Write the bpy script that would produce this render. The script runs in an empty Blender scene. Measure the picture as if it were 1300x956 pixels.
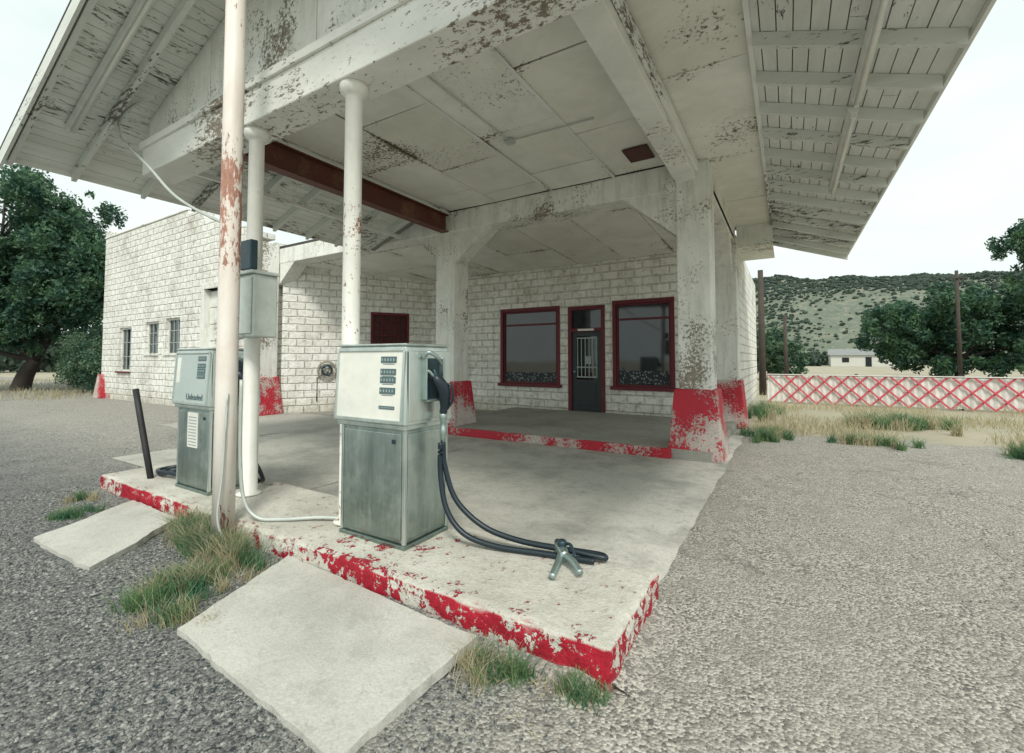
import bpy, bmesh, math, random
import numpy as np
from mathutils import Vector, Matrix, noise as mnoise
random.seed(7); rng=np.random.default_rng(7)
S=bpy.context.scene
COL=S.collection
S.view_settings.view_transform='Standard'
S.view_settings.look='None'
S.view_settings.exposure=0

# ------------------------------------------------------------------ materials
class NT:
    def __init__(s,name):
        s.m=bpy.data.materials.new(name); s.m.use_nodes=True
        s.t=s.m.node_tree; s.n=s.t.nodes; s.l=s.t.links
        s.b=s.n['Principled BSDF']
        s.tc=s.n.new('ShaderNodeTexCoord')
    def node(s,typ,**kw):
        n=s.n.new(typ)
        for k,v in kw.items():
            n.inputs[k].default_value=v
        return n
    def link(s,a,b): s.l.new(a,b)
    def coords(s,scale=(1,1,1),rot=(0,0,0),loc=(0,0,0)):
        mp=s.n.new('ShaderNodeMapping')
        mp.inputs['Scale'].default_value=scale; mp.inputs['Rotation'].default_value=rot; mp.inputs['Location'].default_value=loc
        s.link(s.tc.outputs['Object'],mp.inputs['Vector']); return mp.outputs[0]
    def noise(s,scale,detail=8,rough=.6,vec=None,dist=0):
        n=s.n.new('ShaderNodeTexNoise'); n.inputs['Scale'].default_value=scale
        n.inputs['Detail'].default_value=min(detail,4); n.inputs['Roughness'].default_value=rough; n.inputs['Distortion'].default_value=dist
        s.link(vec if vec is not None else s.tc.outputs['Object'],n.inputs['Vector']); return n.outputs['Fac']
    def ramp(s,fac,a,b,c0=(0,0,0,1),c1=(1,1,1,1)):
        r=s.n.new('ShaderNodeValToRGB'); r.color_ramp.elements[0].position=a; r.color_ramp.elements[1].position=b
        r.color_ramp.elements[0].color=c0; r.color_ramp.elements[1].color=c1
        s.link(fac,r.inputs[0]); return r.outputs[0]
    def mix(s,fac,a,b,blend='MIX'):
        m=s.n.new('ShaderNodeMix'); m.data_type='RGBA'; m.blend_type=blend
        for i,v in ((0,fac),(6,a),(7,b)):
            if isinstance(v,(int,float)): m.inputs[i].default_value=v
            elif isinstance(v,tuple): m.inputs[i].default_value=v if len(v)==4 else v+(1,)
            else: s.link(v,m.inputs[i])
        return m.outputs[2]
    def math(s,op,a,b=0,c=0,clamp=False):
        m=s.n.new('ShaderNodeMath'); m.operation=op; m.use_clamp=clamp
        for i,v in enumerate((a,b,c)):
            if isinstance(v,(int,float)): m.inputs[i].default_value=v
            else: s.link(v,m.inputs[i])
        return m.outputs[0]
    def bump(s,h,strength=.5,dist=.01,prev=None):
        b=s.n.new('ShaderNodeBump'); b.inputs['Strength'].default_value=strength; b.inputs['Distance'].default_value=dist
        s.link(h,b.inputs['Height'])
        if prev is not None: s.link(prev,b.inputs['Normal'])
        return b.outputs[0]
    def xyz(s,v=None):
        x=s.n.new('ShaderNodeSeparateXYZ'); s.link(v if v is not None else s.tc.outputs['Object'],x.inputs[0]); return x.outputs
    def comb(s,x,y,z):
        c=s.n.new('ShaderNodeCombineXYZ')
        for i,v in enumerate((x,y,z)):
            if isinstance(v,(int,float)): c.inputs[i].default_value=v
            else: s.link(v,c.inputs[i])
        return c.outputs[0]
    def out(s,col=None,rough=None,normal=None,metal=None,spec=None):
        if col is not None:
            if isinstance(col,tuple): s.b.inputs['Base Color'].default_value=col if len(col)==4 else col+(1,)
            else: s.link(col,s.b.inputs['Base Color'])
        if rough is not None:
            if isinstance(rough,(int,float)): s.b.inputs['Roughness'].default_value=rough
            else: s.link(rough,s.b.inputs['Roughness'])
        if normal is not None: s.link(normal,s.b.inputs['Normal'])
        if metal is not None:
            if isinstance(metal,(int,float)): s.b.inputs['Metallic'].default_value=metal
            else: s.link(metal,s.b.inputs['Metallic'])
        if spec is not None: s.b.inputs['Specular IOR Level'].default_value=spec
        return s.m

def peel(name,paint,under,thr=.6,scale=3,fine=22,rough=.6,stretch=(1,1,1),stain=.25,bd=.004,rand=False,stc=(.44,.45,.385),edge=0,streak=0):
    """weathered paint flaking off an under layer"""
    k=NT(name); v=k.coords(stretch)
    big=k.noise(scale*.45,2,.5,v); med=k.noise(fine,6,.78,v)
    f=k.math('ADD',k.math('MULTIPLY',big,.5),k.math('MULTIPLY',med,.55))
    if edge:
        gx,gy,gz=k.xyz(k.tc.outputs['Generated'])
        e=k.math('MAXIMUM',k.math('ABSOLUTE',k.math('SUBTRACT',gx,.5)),k.math('ABSOLUTE',k.math('SUBTRACT',gy,.5)))
        f=k.math('ADD',f,k.math('MULTIPLY',k.ramp(e,.44,.5),edge))
    mask=k.ramp(f,thr,thr+.02)
    dirt=k.ramp(k.noise(scale,6,.7,v,.4),.38,.75)
    p=k.mix(k.math('MULTIPLY',dirt,stain),paint,stc)
    if streak:
        sn=k.ramp(k.noise(9,4,.7,k.coords((1,1,.12))),.48,.72)
        p=k.mix(k.math('MULTIPLY',sn,streak),p,(.36,.36,.31))
    if rand:
        oi=k.n.new('ShaderNodeObjectInfo')
        p=k.mix(k.math('MULTIPLY',oi.outputs['Random'],.32),p,(paint[0]*.62,paint[1]*.60,paint[2]*.50))
    un=k.mix(k.ramp(med,.4,.7),under,(under[0]*.5,under[1]*.5,under[2]*.5))
    col=k.mix(mask,p,un)
    h=k.math('SUBTRACT',k.math('MULTIPLY',med,.4),mask)
    return k.out(col,rough,k.bump(h,.6,bd))

WHITE=(.82,.825,.775)
M={}
M['white']=peel('white_plaster',WHITE,(.33,.29,.23),.60,2.5,22,stain=.4,streak=.45)
M['white_worn']=peel('worn_white_paint',(.80,.81,.76),(.30,.26,.20),.605,3,26,stain=.45,streak=.3)
M['wood']=peel('peeling_wood_paint',(.80,.82,.78),(.20,.185,.16),.585,3,26,stretch=(1,.22,1),stain=.5)
M['woodx']=peel('peeling_rafter_paint',(.72,.75,.71),(.20,.18,.15),.585,3,26,stretch=(.22,1,1),stain=.5)
M['ply']=peel('ceiling_panel_paint',(.87,.87,.81),(.22,.17,.12),.632,1.6,22,stain=.42,rand=True,edge=.065)
M['beamw']=peel('beam_paint',(.83,.835,.785),(.32,.27,.20),.620,2.5,30,stretch=(.4,.6,1),stain=.4)
M['pole']=peel('pole_paint',(.82,.82,.76),(.45,.22,.15),.625,3,20,stain=.3,rough=.5,streak=.25)
M['rustpole']=peel('rusty_pole_paint',(.80,.76,.70),(.55,.28,.20),.555,4,22,stretch=(1,1,.3),stain=.6,rough=.55,stc=(.64,.46,.38),streak=.2)
M['red']=peel('red_paint',(.48,.016,.036),(.64,.57,.52),.542,4,24,stain=.35,stc=(.26,.016,.028))
M['redclean']=peel('red_trim_paint',(.13,.010,.020),(.14,.07,.055),.63,4,20,stain=.4,stc=(.055,.010,.014))
M['redpale']=peel('red_rail_paint',(.55,.06,.09),(.6,.5,.45),.62,4,20,stain=.3,stc=(.50,.14,.15))
M['rust']=peel('rusty_steel',(.12,.032,.022),(.20,.09,.05),.57,4,16,stain=.5,stc=(.045,.017,.012))

def block_mat(name,c1,stain=.35):
    k=NT(name); x,y,z=k.xyz()
    wob=k.noise(3.5,3,.6)
    v=k.comb(k.math('ADD',k.math('ADD',x,y),k.math('MULTIPLY',wob,.07)),k.math('ADD',z,k.math('MULTIPLY',wob,.045)),0)
    br=k.n.new('ShaderNodeTexBrick'); k.link(v,br.inputs['Vector'])
    br.inputs['Scale'].default_value=1; br.inputs['Brick Width'].default_value=.41; br.inputs['Row Height'].default_value=.205
    br.inputs['Mortar Size'].default_value=.024; br.inputs['Mortar Smooth'].default_value=1.0
    br.inputs['Color1'].default_value=(1,1,1,1); br.inputs['Color2'].default_value=(.88,.88,.87,1); br.inputs['Mortar'].default_value=(.82,.82,.80,1)
    rock=k.noise(8,4,.62); fine=k.noise(34,4,.75)
    big=k.noise(1.1,3,.6)
    mask=k.ramp(k.math('ADD',k.math('MULTIPLY',big,.5),k.math('MULTIPLY',fine,.5)),.575,.60)
    dirt=k.ramp(big,.42,.75)
    col=k.mix(k.math('MULTIPLY',dirt,stain),c1,(.50,.47,.39))
    sn=k.ramp(k.noise(5,4,.7,k.coords((1,1,.10))),.48,.72)
    col=k.mix(k.math('MULTIPLY',sn,.32),col,(.40,.39,.33))
    col=k.mix(.85,col,br.outputs['Color'],'MULTIPLY')
    crev=k.ramp(rock,.34,.50,(.72,.71,.67,1),(1,1,1,1))
    col=k.mix(.8,col,crev,'MULTIPLY')
    # wall colour darkens towards its foot, broken up by noise
    foot=k.ramp(k.math('ADD',z,k.math('MULTIPLY',rock,.5)),.25,.75,(.62,.60,.53,1),(1,1,1,1))
    col=k.mix(.8,col,foot,'MULTIPLY')
    col=k.mix(k.math('MULTIPLY',mask,.6),col,(.32,.27,.22))
    h=k.math('ADD',k.math('MULTIPLY',k.math('SUBTRACT',1,br.outputs['Fac']),.7),k.math('MULTIPLY',rock,1.1))
    return k.out(col,.8,k.bump(h,1.0,.034))
M['block']=block_mat('painted_rockface_block',(.87,.87,.82))

def simple(name,c,rough=.5,metal=0,var=.3,scale=8,bumps=.0,spec=None):
    k=NT(name); n=k.noise(scale,5,.65)
    col=k.mix(k.math('MULTIPLY',k.ramp(n,.3,.75),var),c,tuple(q*.45 for q in c))
    r=k.math('ADD',k.math('MULTIPLY',n,.25),rough-.12)
    nr=k.bump(k.noise(scale*6,3,.6),.3,bumps) if bumps else None
    return k.out(col,r,nr,metal,spec)
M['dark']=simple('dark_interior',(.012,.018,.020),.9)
M['void']=simple('roof_metal_dark',(.06,.055,.05),.7)
M['tin']=simple('galvanised_roofing',(.35,.36,.35),.5,.6,.5,3)
M['rubber']=simple('black_rubber',(.010,.022,.032),.42,0,.3,20)
M['castdark']=simple('dark_cast_metal',(.03,.06,.075),.4,.4,.4,14)
M['cast']=simple('cast_aluminium',(.40,.50,.48),.35,.8,.5,14,.002)
M['box']=simple('galvanised_box',(.56,.61,.57),.5,.2,.4,9,.001)
M['label']=simple('aged_label',(.09,.15,.16),.6,0,.3,30)
M['paper']=simple('sign_paper',(.76,.76,.70),.6,0,.2,6)
M['boarding']=simple('brown_boards',(.09,.028,.022),.7,0,.5,6,.003)
M['darkpipe']=simple('dark_pipe',(.035,.036,.038),.6,.2,.4,12)
M['woodpole']=simple('utility_pole_wood',(.07,.055,.045),.85,0,.5,5,.004)
M['bark']=simple('tree_bark',(.05,.042,.036),.9,0,.5,5,.02)
M['farwall']=simple('far_wall_paint',(.6,.6,.55),.8)
M['tube']=simple('fluorescent_fixture',(.76,.78,.74),.45,0,.35,7)
M['doorpaint']=simple('dark_door_paint',(.018,.030,.034),.45,0,.4,9)
M['greyframe']=simple('grey_door_trim',(.36,.43,.41),.6,0,.4,9)
M['reel']=simple('reel_metal',(.36,.33,.27),.7,.1,.5,9)
M['fencewhite']=simple('fence_white_sheet',(.74,.74,.70),.7,0,.5,4)

def pump_metal(name,c,dark,rough=.3,metal=.95,low=True):
    k=NT(name); v=k.coords((1,1,.12)); n=k.noise(9,4,.7,v); m2=k.noise(3.2,4,.75)
    br=k.noise(90,2,.6,k.coords((1,1,.03)))
    col=k.mix(k.ramp(n,.38,.66),c,dark)
    col=k.mix(k.math('MULTIPLY',k.ramp(m2,.50,.62),.45),col,(.62,.67,.62))
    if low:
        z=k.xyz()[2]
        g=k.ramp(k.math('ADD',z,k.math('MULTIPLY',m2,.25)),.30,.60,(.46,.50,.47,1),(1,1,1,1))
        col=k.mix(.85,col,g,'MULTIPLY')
    r=k.math('ADD',k.math('MULTIPLY',m2,.4),k.math('ADD',k.math('MULTIPLY',br,.15),rough-.2))
    return k.out(col,r,k.bump(k.math('ADD',k.noise(2.0,1,.5),k.math('MULTIPLY',br,.02)),.3,.012),metal)
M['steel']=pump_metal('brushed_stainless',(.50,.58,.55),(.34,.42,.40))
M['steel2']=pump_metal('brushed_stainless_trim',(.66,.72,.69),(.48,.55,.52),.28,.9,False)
M['face']=peel('sun_bleached_dial_face',(.78,.78,.71),(.55,.56,.50),.67,3,10,stain=.7,rough=.25,stc=(.56,.58,.52))
M['face2']=peel('sun_bleached_dial_face_grey',(.44,.51,.49),(.3,.34,.32),.66,3,10,stain=.5,rough=.35,stc=(.32,.39,.37))

def glass():
    k=NT('window_glass'); n=k.noise(2.5,4,.6)
    col=k.mix(k.ramp(n,.4,.7),(.004,.010,.014),(.014,.024,.030))
    k.b.inputs['IOR'].default_value=1.62
    return k.out(col,.05,k.bump(k.noise(1.3,1,.5),.12,.02),0,.6)
M['glass']=glass()
def lace():
    k=NT('window_frieze'); vo=k.n.new('ShaderNodeTexVoronoi'); vo.inputs['Scale'].default_value=16
    k.link(k.tc.outputs['Object'],vo.inputs['Vector'])
    col=k.mix(k.ramp(vo.outputs['Distance'],.25,.42),(.20,.24,.24),(.010,.018,.022))
    return k.out(col,.6)
M['lace']=lace()

def asphalt():
    k=NT('old_asphalt'); x,y,z=k.xyz()
    vo=k.n.new('ShaderNodeTexVoronoi'); vo.inputs['Scale'].default_value=72; k.link(k.tc.outputs['Object'],vo.inputs['Vector'])
    vc=k.n.new('ShaderNodeRGBToBW'); k.link(vo.outputs['Color'],vc.inputs[0])
    big=k.noise(.55,4,.65); med=k.noise(2.6,4,.7)
    agg=k.ramp(vc.outputs[0],.2,.8,(.10,.10,.09,1),(.54,.515,.455,1))
    # smoother worn binder in places, loose stone in others
    col=k.mix(k.math('MULTIPLY',k.ramp(k.math('ADD',k.math('MULTIPLY',big,.6),k.math('MULTIPLY',med,.4)),.38,.62),.7),agg,(.385,.365,.32))
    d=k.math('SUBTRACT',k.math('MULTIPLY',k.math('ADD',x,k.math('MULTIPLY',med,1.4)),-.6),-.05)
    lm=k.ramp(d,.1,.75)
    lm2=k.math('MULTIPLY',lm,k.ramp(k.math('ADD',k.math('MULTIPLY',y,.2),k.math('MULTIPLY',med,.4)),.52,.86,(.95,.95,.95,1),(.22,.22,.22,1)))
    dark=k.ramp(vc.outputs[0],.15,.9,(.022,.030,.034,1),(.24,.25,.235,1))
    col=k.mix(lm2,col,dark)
    wv=k.node('ShaderNodeTexNoise',Scale=1.6,Detail=4.0,Roughness=.7); k.link(k.tc.outputs['Object'],wv.inputs['Vector'])
    vm=k.n.new('ShaderNodeVectorMath'); vm.operation='MULTIPLY_ADD'; k.link(wv.outputs['Color'],vm.inputs[0]); vm.inputs[1].default_value=(1.1,1.1,1.1); k.link(k.tc.outputs['Object'],vm.inputs[2])
    cr=k.n.new('ShaderNodeTexVoronoi'); cr.feature='DISTANCE_TO_EDGE'; cr.inputs['Scale'].default_value=.42; k.link(vm.outputs[0],cr.inputs['Vector'])
    crm=k.ramp(k.math('ADD',cr.outputs['Distance'],k.math('MULTIPLY',vc.outputs[0],.006)),.004,.012,(1,1,1,1),(0,0,0,1))
    crm=k.math('MULTIPLY',crm,k.ramp(med,.44,.56))
    col=k.mix(k.math('MULTIPLY',crm,.5),col,(.11,.11,.10))
    st=k.ramp(med,.48,.68)
    col=k.mix(k.math('MULTIPLY',st,.45),col,(.21,.205,.185))
    h=k.math('SUBTRACT',k.math('MULTIPLY',vo.outputs['Distance'],-1.0),crm)
    return k.out(col,.9,k.bump(h,.9,.010))
M['asphalt']=asphalt()
def concrete(name,c,stain=(.25,.25,.22),sf=.45,lit_edge=None,sfine=45):
    k=NT(name)
    n=k.noise(1.0,4,.68); f=k.noise(sfine,4,.8); g=k.noise(9,4,.8)
    base=c
    if lit_edge:
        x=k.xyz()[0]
        base=k.mix(k.ramp(k.math('ADD',k.math('ADD',x,2.0),k.math('MULTIPLY',n,.5)),.72,.98),c,lit_edge)  # daylight reaching in under the canopy's right side, painted into the concrete colour
    col=k.mix(k.math('MULTIPLY',k.ramp(n,.45,.72),sf),base,stain)
    col=k.mix(.5,col,k.ramp(f,.33,.66,(.5,.5,.5,1),(1,1,1,1)),'MULTIPLY')
    col=k.mix(k.math('MULTIPLY',k.ramp(g,.54,.66),.45),col,stain)
    return k.out(col,.85,k.bump(k.math('ADD',f,k.math('MULTIPLY',g,1.5)),.6,.006))
M['pad']=concrete('forecourt_concrete',(.50,.495,.44),(.21,.22,.20),.85,lit_edge=(.66,.645,.585))
M['padside']=concrete('side_concrete',(.46,.45,.40),(.24,.25,.22),.6)
M['slab']=concrete('slab_concrete',(.60,.595,.54),(.32,.32,.28),.6,sfine=70)
M['floor']=concrete('porch_floor_concrete',(.38,.38,.335),(.16,.17,.15),.6)

def island_mat():
    k=NT('island_painted_concrete'); x,y,z=k.xyz()
    g=k.n.new('ShaderNodeNewGeometry'); nz=k.xyz(g.outputs['Normal'])[2]
    side=k.ramp(nz,.35,.8,(1,1,1,1),(0,0,0,1))
    n1=k.noise(13,4,.82); n2=k.noise(1.9,3,.6)
    f=k.noise(45,4,.75)
    conc=k.mix(k.ramp(n2,.4,.7),(.66,.645,.575),(.50,.48,.42))
    conc=k.mix(.45,conc,k.ramp(f,.33,.66,(.55,.55,.55,1),(1,1,1,1)),'MULTIPLY')
    conc=k.mix(k.math('MULTIPLY',k.ramp(n1,.52,.64),.4),conc,(.32,.29,.24))
    red=k.mix(k.ramp(n1,.3,.6),(.54,.016,.038),(.30,.012,.026))
    ends=k.math('MAXIMUM',k.ramp(k.math('MULTIPLY_ADD',x,.3,1.0),.15,.5),k.math('GREATER_THAN',k.math('MULTIPLY',x,-1),4.6))
    sc=k.math('ADD',k.math('MULTIPLY',n1,.70),k.math('ADD',k.math('MULTIPLY',n2,.34),k.math('MULTIPLY',ends,.055)))
    sm=k.ramp(sc,.535,.547)
    front=k.math('SUBTRACT',1,k.math('MULTIPLY',k.math('SUBTRACT',y,1.97),5,clamp=True),clamp=True)
    px=k.math('ABSOLUTE',k.math('ADD',x,2.45)); pc=k.math('SUBTRACT',1,k.math('MULTIPLY',px,1.3),clamp=True)
    tcv=k.math('ADD',k.math('MULTIPLY',n1,.62),k.math('ADD',k.math('MULTIPLY',front,.03),k.math('MULTIPLY',pc,.05)))
    tm=k.ramp(k.math('ADD',tcv,k.math('MULTIPLY',n2,.15)),.480,.490)
    mask=k.mix(side,tm,sm)
    col=k.mix(mask,conc,red)
    lowm=k.ramp(k.math('ADD',z,k.math('MULTIPLY',n1,.08)),.05,.09,(1,1,1,1),(0,0,0,1))
    col=k.mix(k.math('MULTIPLY',lowm,.6),col,(.22,.20,.16))
    h=k.math('ADD',k.math('MULTIPLY',n1,1.2),k.math('ADD',k.math('MULTIPLY',mask,.4),k.math('MULTIPLY',f,.5)))
    return k.out(col,.75,k.bump(h,1,.012),0,.3)
M['island']=island_mat()

def ground_mat():
    k=NT('dry_ground'); n=k.noise(.25,4,.7); f=k.noise(6,4,.75)
    col=k.mix(k.ramp(n,.4,.65),(.42,.375,.28),(.27,.28,.19))
    col=k.mix(k.ramp(f,.35,.7),col,(.35,.315,.24))
    return k.out(col,.95,k.bump(f,.8,.03))
M['ground']=ground_mat()
def hill_mat():
    k=NT('scrub_hillside'); n=k.noise(.035,4,.7); f=k.noise(.4,4,.7)
    col=k.mix(k.ramp(n,.38,.62),(.17,.19,.145),(.105,.14,.105))
    col=k.mix(k.ramp(f,.5,.65),col,(.22,.215,.17))
    return k.out(col,1)
M['hill']=hill_mat()
def leaf(name,a,b,sc=1.2):
    k=NT(name); n=k.noise(sc,2,.6)
    col=k.mix(k.ramp(n,.35,.65),a,b)
    k.out(col,.6)
    tr=k.n.new('ShaderNodeBsdfTranslucent'); k.link(col,tr.inputs[0])
    ms=k.n.new('ShaderNodeMixShader'); ms.inputs[0].default_value=.3
    k.link(k.b.outputs[0],ms.inputs[1]); k.link(tr.outputs[0],ms.inputs[2]); k.link(ms.outputs[0],k.n['Material Output'].inputs[0])
    return k.m
M['leaf']=leaf('tree_leaves',(.024,.080,.058),(.09,.18,.085))
M['leaf2']=leaf('shrub_leaves',(.05,.12,.08),(.12,.20,.11))
M['scrub']=leaf('hill_scrub',(.034,.062,.046),(.055,.09,.06),.05)
M['grass']=leaf('green_grass',(.055,.17,.085),(.17,.28,.12),3)
M['drygrass']=leaf('dry_grass',(.50,.44,.29),(.40,.38,.23),3)
def gravel():
    k=NT('gravel_stones'); n=k.noise(33,2,.5)
    col=k.ramp(n,.35,.68,(.022,.034,.040,1),(.36,.36,.33,1)); return k.out(col,.85)
M['gravel']=gravel()
def gravel2():
    k=NT('pale_gravel_stones'); n=k.noise(33,2,.5)
    col=k.ramp(n,.35,.68,(.10,.10,.095,1),(.56,.54,.48,1)); return k.out(col,.85)
M['gravel2']=gravel2()

# ------------------------------------------------------------------ geometry helpers
def group(name,loc=(0,0,0)):
    e=bpy.data.objects.new(name,None); e.location=loc; e.empty_display_size=.3; COL.objects.link(e); return e
def link(o,par):
    COL.objects.link(o)
    if par is not None:
        o.parent=par; o.matrix_parent_inverse=Matrix.Translation(-Vector(par.location))
    return o
def mesh(name,v,f,mat,par=None,bev=0,smooth=False,seg=2):
    me=bpy.data.meshes.new(name); me.from_pydata([tuple(p) for p in v],[],f)
    bm=bmesh.new(); bm.from_mesh(me); bmesh.ops.recalc_face_normals(bm,faces=bm.faces)
    if bev: bmesh.ops.bevel(bm,geom=list(bm.edges),offset=bev,segments=seg,affect='EDGES',profile=.5)
    bm.to_mesh(me); bm.free()
    me.materials.append(mat)
    if smooth:
        for p in me.polygons: p.use_smooth=True
    return link(bpy.data.objects.new(name,me),par)
BF=[(0,3,2,1),(4,5,6,7),(0,1,5,4),(1,2,6,5),(2,3,7,6),(3,0,4,7)]
def bv(x0,x1,y0,y1,z0,z1):
    return [(x0,y0,z0),(x1,y0,z0),(x1,y1,z0),(x0,y1,z0),(x0,y0,z1),(x1,y0,z1),(x1,y1,z1),(x0,y1,z1)]
def box(name,x0,x1,y0,y1,z0,z1,mat,par=None,bev=0):
    return mesh(name,bv(x0,x1,y0,y1,z0,z1),BF,mat,par,bev)
def boxes(name,lst,mat,par=None,bev=0):
    V=[];F=[]
    for b in lst:
        vs=bv(*b) if len(b)==6 else b
        o=len(V); V+=vs; F+=[tuple(i+o for i in f) for f in BF]
    return mesh(name,V,F,mat,par,bev)
def prism(pts,vec):
    n=len(pts); vec=Vector(vec)
    V=[Vector(p) for p in pts]+[Vector(p)+vec for p in pts]
    F=[tuple(range(n)),tuple(range(2*n-1,n-1,-1))]+[(i,(i+1)%n,(i+1)%n+n,i+n) for i in range(n)]
    return V,F
def prisms(name,lst,mat,par=None,bev=0):
    V=[];F=[]
    for pts,vec in lst:
        v,f=prism(pts,vec); o=len(V); V+=v; F+=[tuple(i+o for i in q) for q in f]
    return mesh(name,V,F,mat,par,bev)
def frustum(name,cx,cy,z0,z1,a0,b0,a1,b1,mat,par=None,bev=0):
    v=[(cx-a0,cy-b0,z0),(cx+a0,cy-b0,z0),(cx+a0,cy+b0,z0),(cx-a0,cy+b0,z0),(cx-a1,cy-b1,z1),(cx+a1,cy-b1,z1),(cx+a1,cy+b1,z1),(cx-a1,cy+b1,z1)]
    return mesh(name,v,BF,mat,par,bev)
def lathe(name,prof,loc,mat,par=None,n=28,axis='z'):
    V=[];F=[]
    for r,z in prof:
        for i in range(n):
            a=2*math.pi*i/n; p=(r*math.cos(a),r*math.sin(a),z)
            if axis=='x': p=(p[2],p[0],p[1])
            if axis=='y': p=(p[0],p[2],p[1])
            V.append((p[0]+loc[0],p[1]+loc[1],p[2]+loc[2]))
    for k in range(len(prof)-1):
        for i in range(n):
            F.append((k*n+i,k*n+(i+1)%n,(k+1)*n+(i+1)%n,(k+1)*n+i))
    F.append(tuple(range(n-1,-1,-1))); F.append(tuple(range((len(prof)-1)*n,len(prof)*n)))
    return mesh(name,V,F,mat,par,smooth=True)
def smooth_path(pts,sub=10):
    P=[Vector(p) for p in pts]; P=[P[0]*2-P[1]]+P+[P[-1]*2-P[-2]]; out=[]
    for i in range(1,len(P)-2):
        for s in range(sub):
            t=s/sub; a,b,c,d=P[i-1:i+3]
            out.append(.5*((2*b)+(c-a)*t+(2*a-5*b+4*c-d)*t*t+(3*b-a-3*c+d)*t**3))
    out.append(P[-2]); return out
def tube_geo(path,rad,n=10):
    V=[];F=[]; m=len(path)
    up=Vector((0,0,1))
    for i,p in enumerate(path):
        t=(path[min(i+1,m-1)]-path[max(i-1,0)]).normalized()
        a=t.cross(up)
        if a.length<.05: a=t.cross(Vector((1,0,0)))
        a.normalize(); b=t.cross(a)
        r=rad(i/(m-1)) if callable(rad) else rad
        for j in range(n):
            q=2*math.pi*j/n; V.append(p+a*(r*math.cos(q))+b*(r*math.sin(q)))
    for i in range(m-1):
        for j in range(n): F.append((i*n+j,i*n+(j+1)%n,(i+1)*n+(j+1)%n,(i+1)*n+j))
    F.append(tuple(range(n))); F.append(tuple(range((m-1)*n,m*n)))
    return V,F
def tube(name,pts,rad,mat,par=None,sub=10,n=12,straight=False):
    path=[Vector(p) for p in pts] if straight else smooth_path(pts,sub)
    V,F=tube_geo(path,rad,n); return mesh(name,V,F,mat,par,smooth=True)
def wall_cells(x0,x1,z0,z1,ops):
    xs=sorted({x0,x1,*[o[0] for o in ops],*[o[1] for o in ops]}); zs=sorted({z0,z1,*[o[2] for o in ops],*[o[3] for o in ops]})
    out=[]
    for i in range(len(xs)-1):
        for j in range(len(zs)-1):
            cx=(xs[i]+xs[i+1])/2; cz=(zs[j]+zs[j+1])/2
            if not any(o[0]<cx<o[1] and o[2]<cz<o[3] for o in ops): out.append((xs[i],xs[i+1],zs[j],zs[j+1]))
    return out
def npmesh(name,V,nv,mat,par=None,smooth=False):
    me=bpy.data.meshes.new(name); N=len(V)//nv
    me.vertices.add(len(V)); me.vertices.foreach_set('co',V.astype(np.float32).ravel())
    me.loops.add(len(V)); me.loops.foreach_set('vertex_index',np.arange(len(V),dtype=np.int32))
    me.polygons.add(N); me.polygons.foreach_set('loop_start',np.arange(0,len(V),nv,dtype=np.int32)); me.polygons.foreach_set('loop_total',np.full(N,nv,dtype=np.int32))
    me.update(calc_edges=True); me.materials.append(mat)
    return link(bpy.data.objects.new(name,me),par)

# ------------------------------------------------------------------ ground
def grid_sheet(name,x0,x1,y0,y1,z,mat,nx,ny,edge=0,par=None,amp=0):
    V=[];F=[]
    for j in range(ny+1):
        for i in range(nx+1):
            x=x0+(x1-x0)*i/nx; y=y0+(y1-y0)*j/ny
            if edge and (i in(0,nx) or j in (0,ny)):
                d=mnoise.noise(Vector((x*1.3,y*1.3,3)))*edge+mnoise.noise(Vector((x*5,y*5,9)))*edge*.35
                if i in (0,nx): x+=d
                if j in (0,ny): y+=d
            V.append((x,y,z+amp*mnoise.noise(Vector((x*.7,y*.7,0)))))
    for j in range(ny):
        for i in range(nx):
            a=j*(nx+1)+i; F.append((a,a+1,a+nx+2,a+nx+1))
    return mesh(name,V,F,mat,par)
grid_sheet('ground',-1500,1500,-300,1800,-.008,M['ground'],30,30)
grid_sheet('asphalt_road',-60,14,-14,10.6,0,M['asphalt'],220,60,.5)
pv=group('concrete_pavement',(-4,5,0))
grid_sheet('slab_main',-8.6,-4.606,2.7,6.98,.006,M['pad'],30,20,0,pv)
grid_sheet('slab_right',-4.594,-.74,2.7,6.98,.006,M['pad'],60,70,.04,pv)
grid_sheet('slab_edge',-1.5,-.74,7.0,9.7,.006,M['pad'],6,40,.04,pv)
grid_sheet('slab_side',-12,-8.61,4.6,7.6,.005,M['padside'],10,10,.2,pv)

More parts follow.
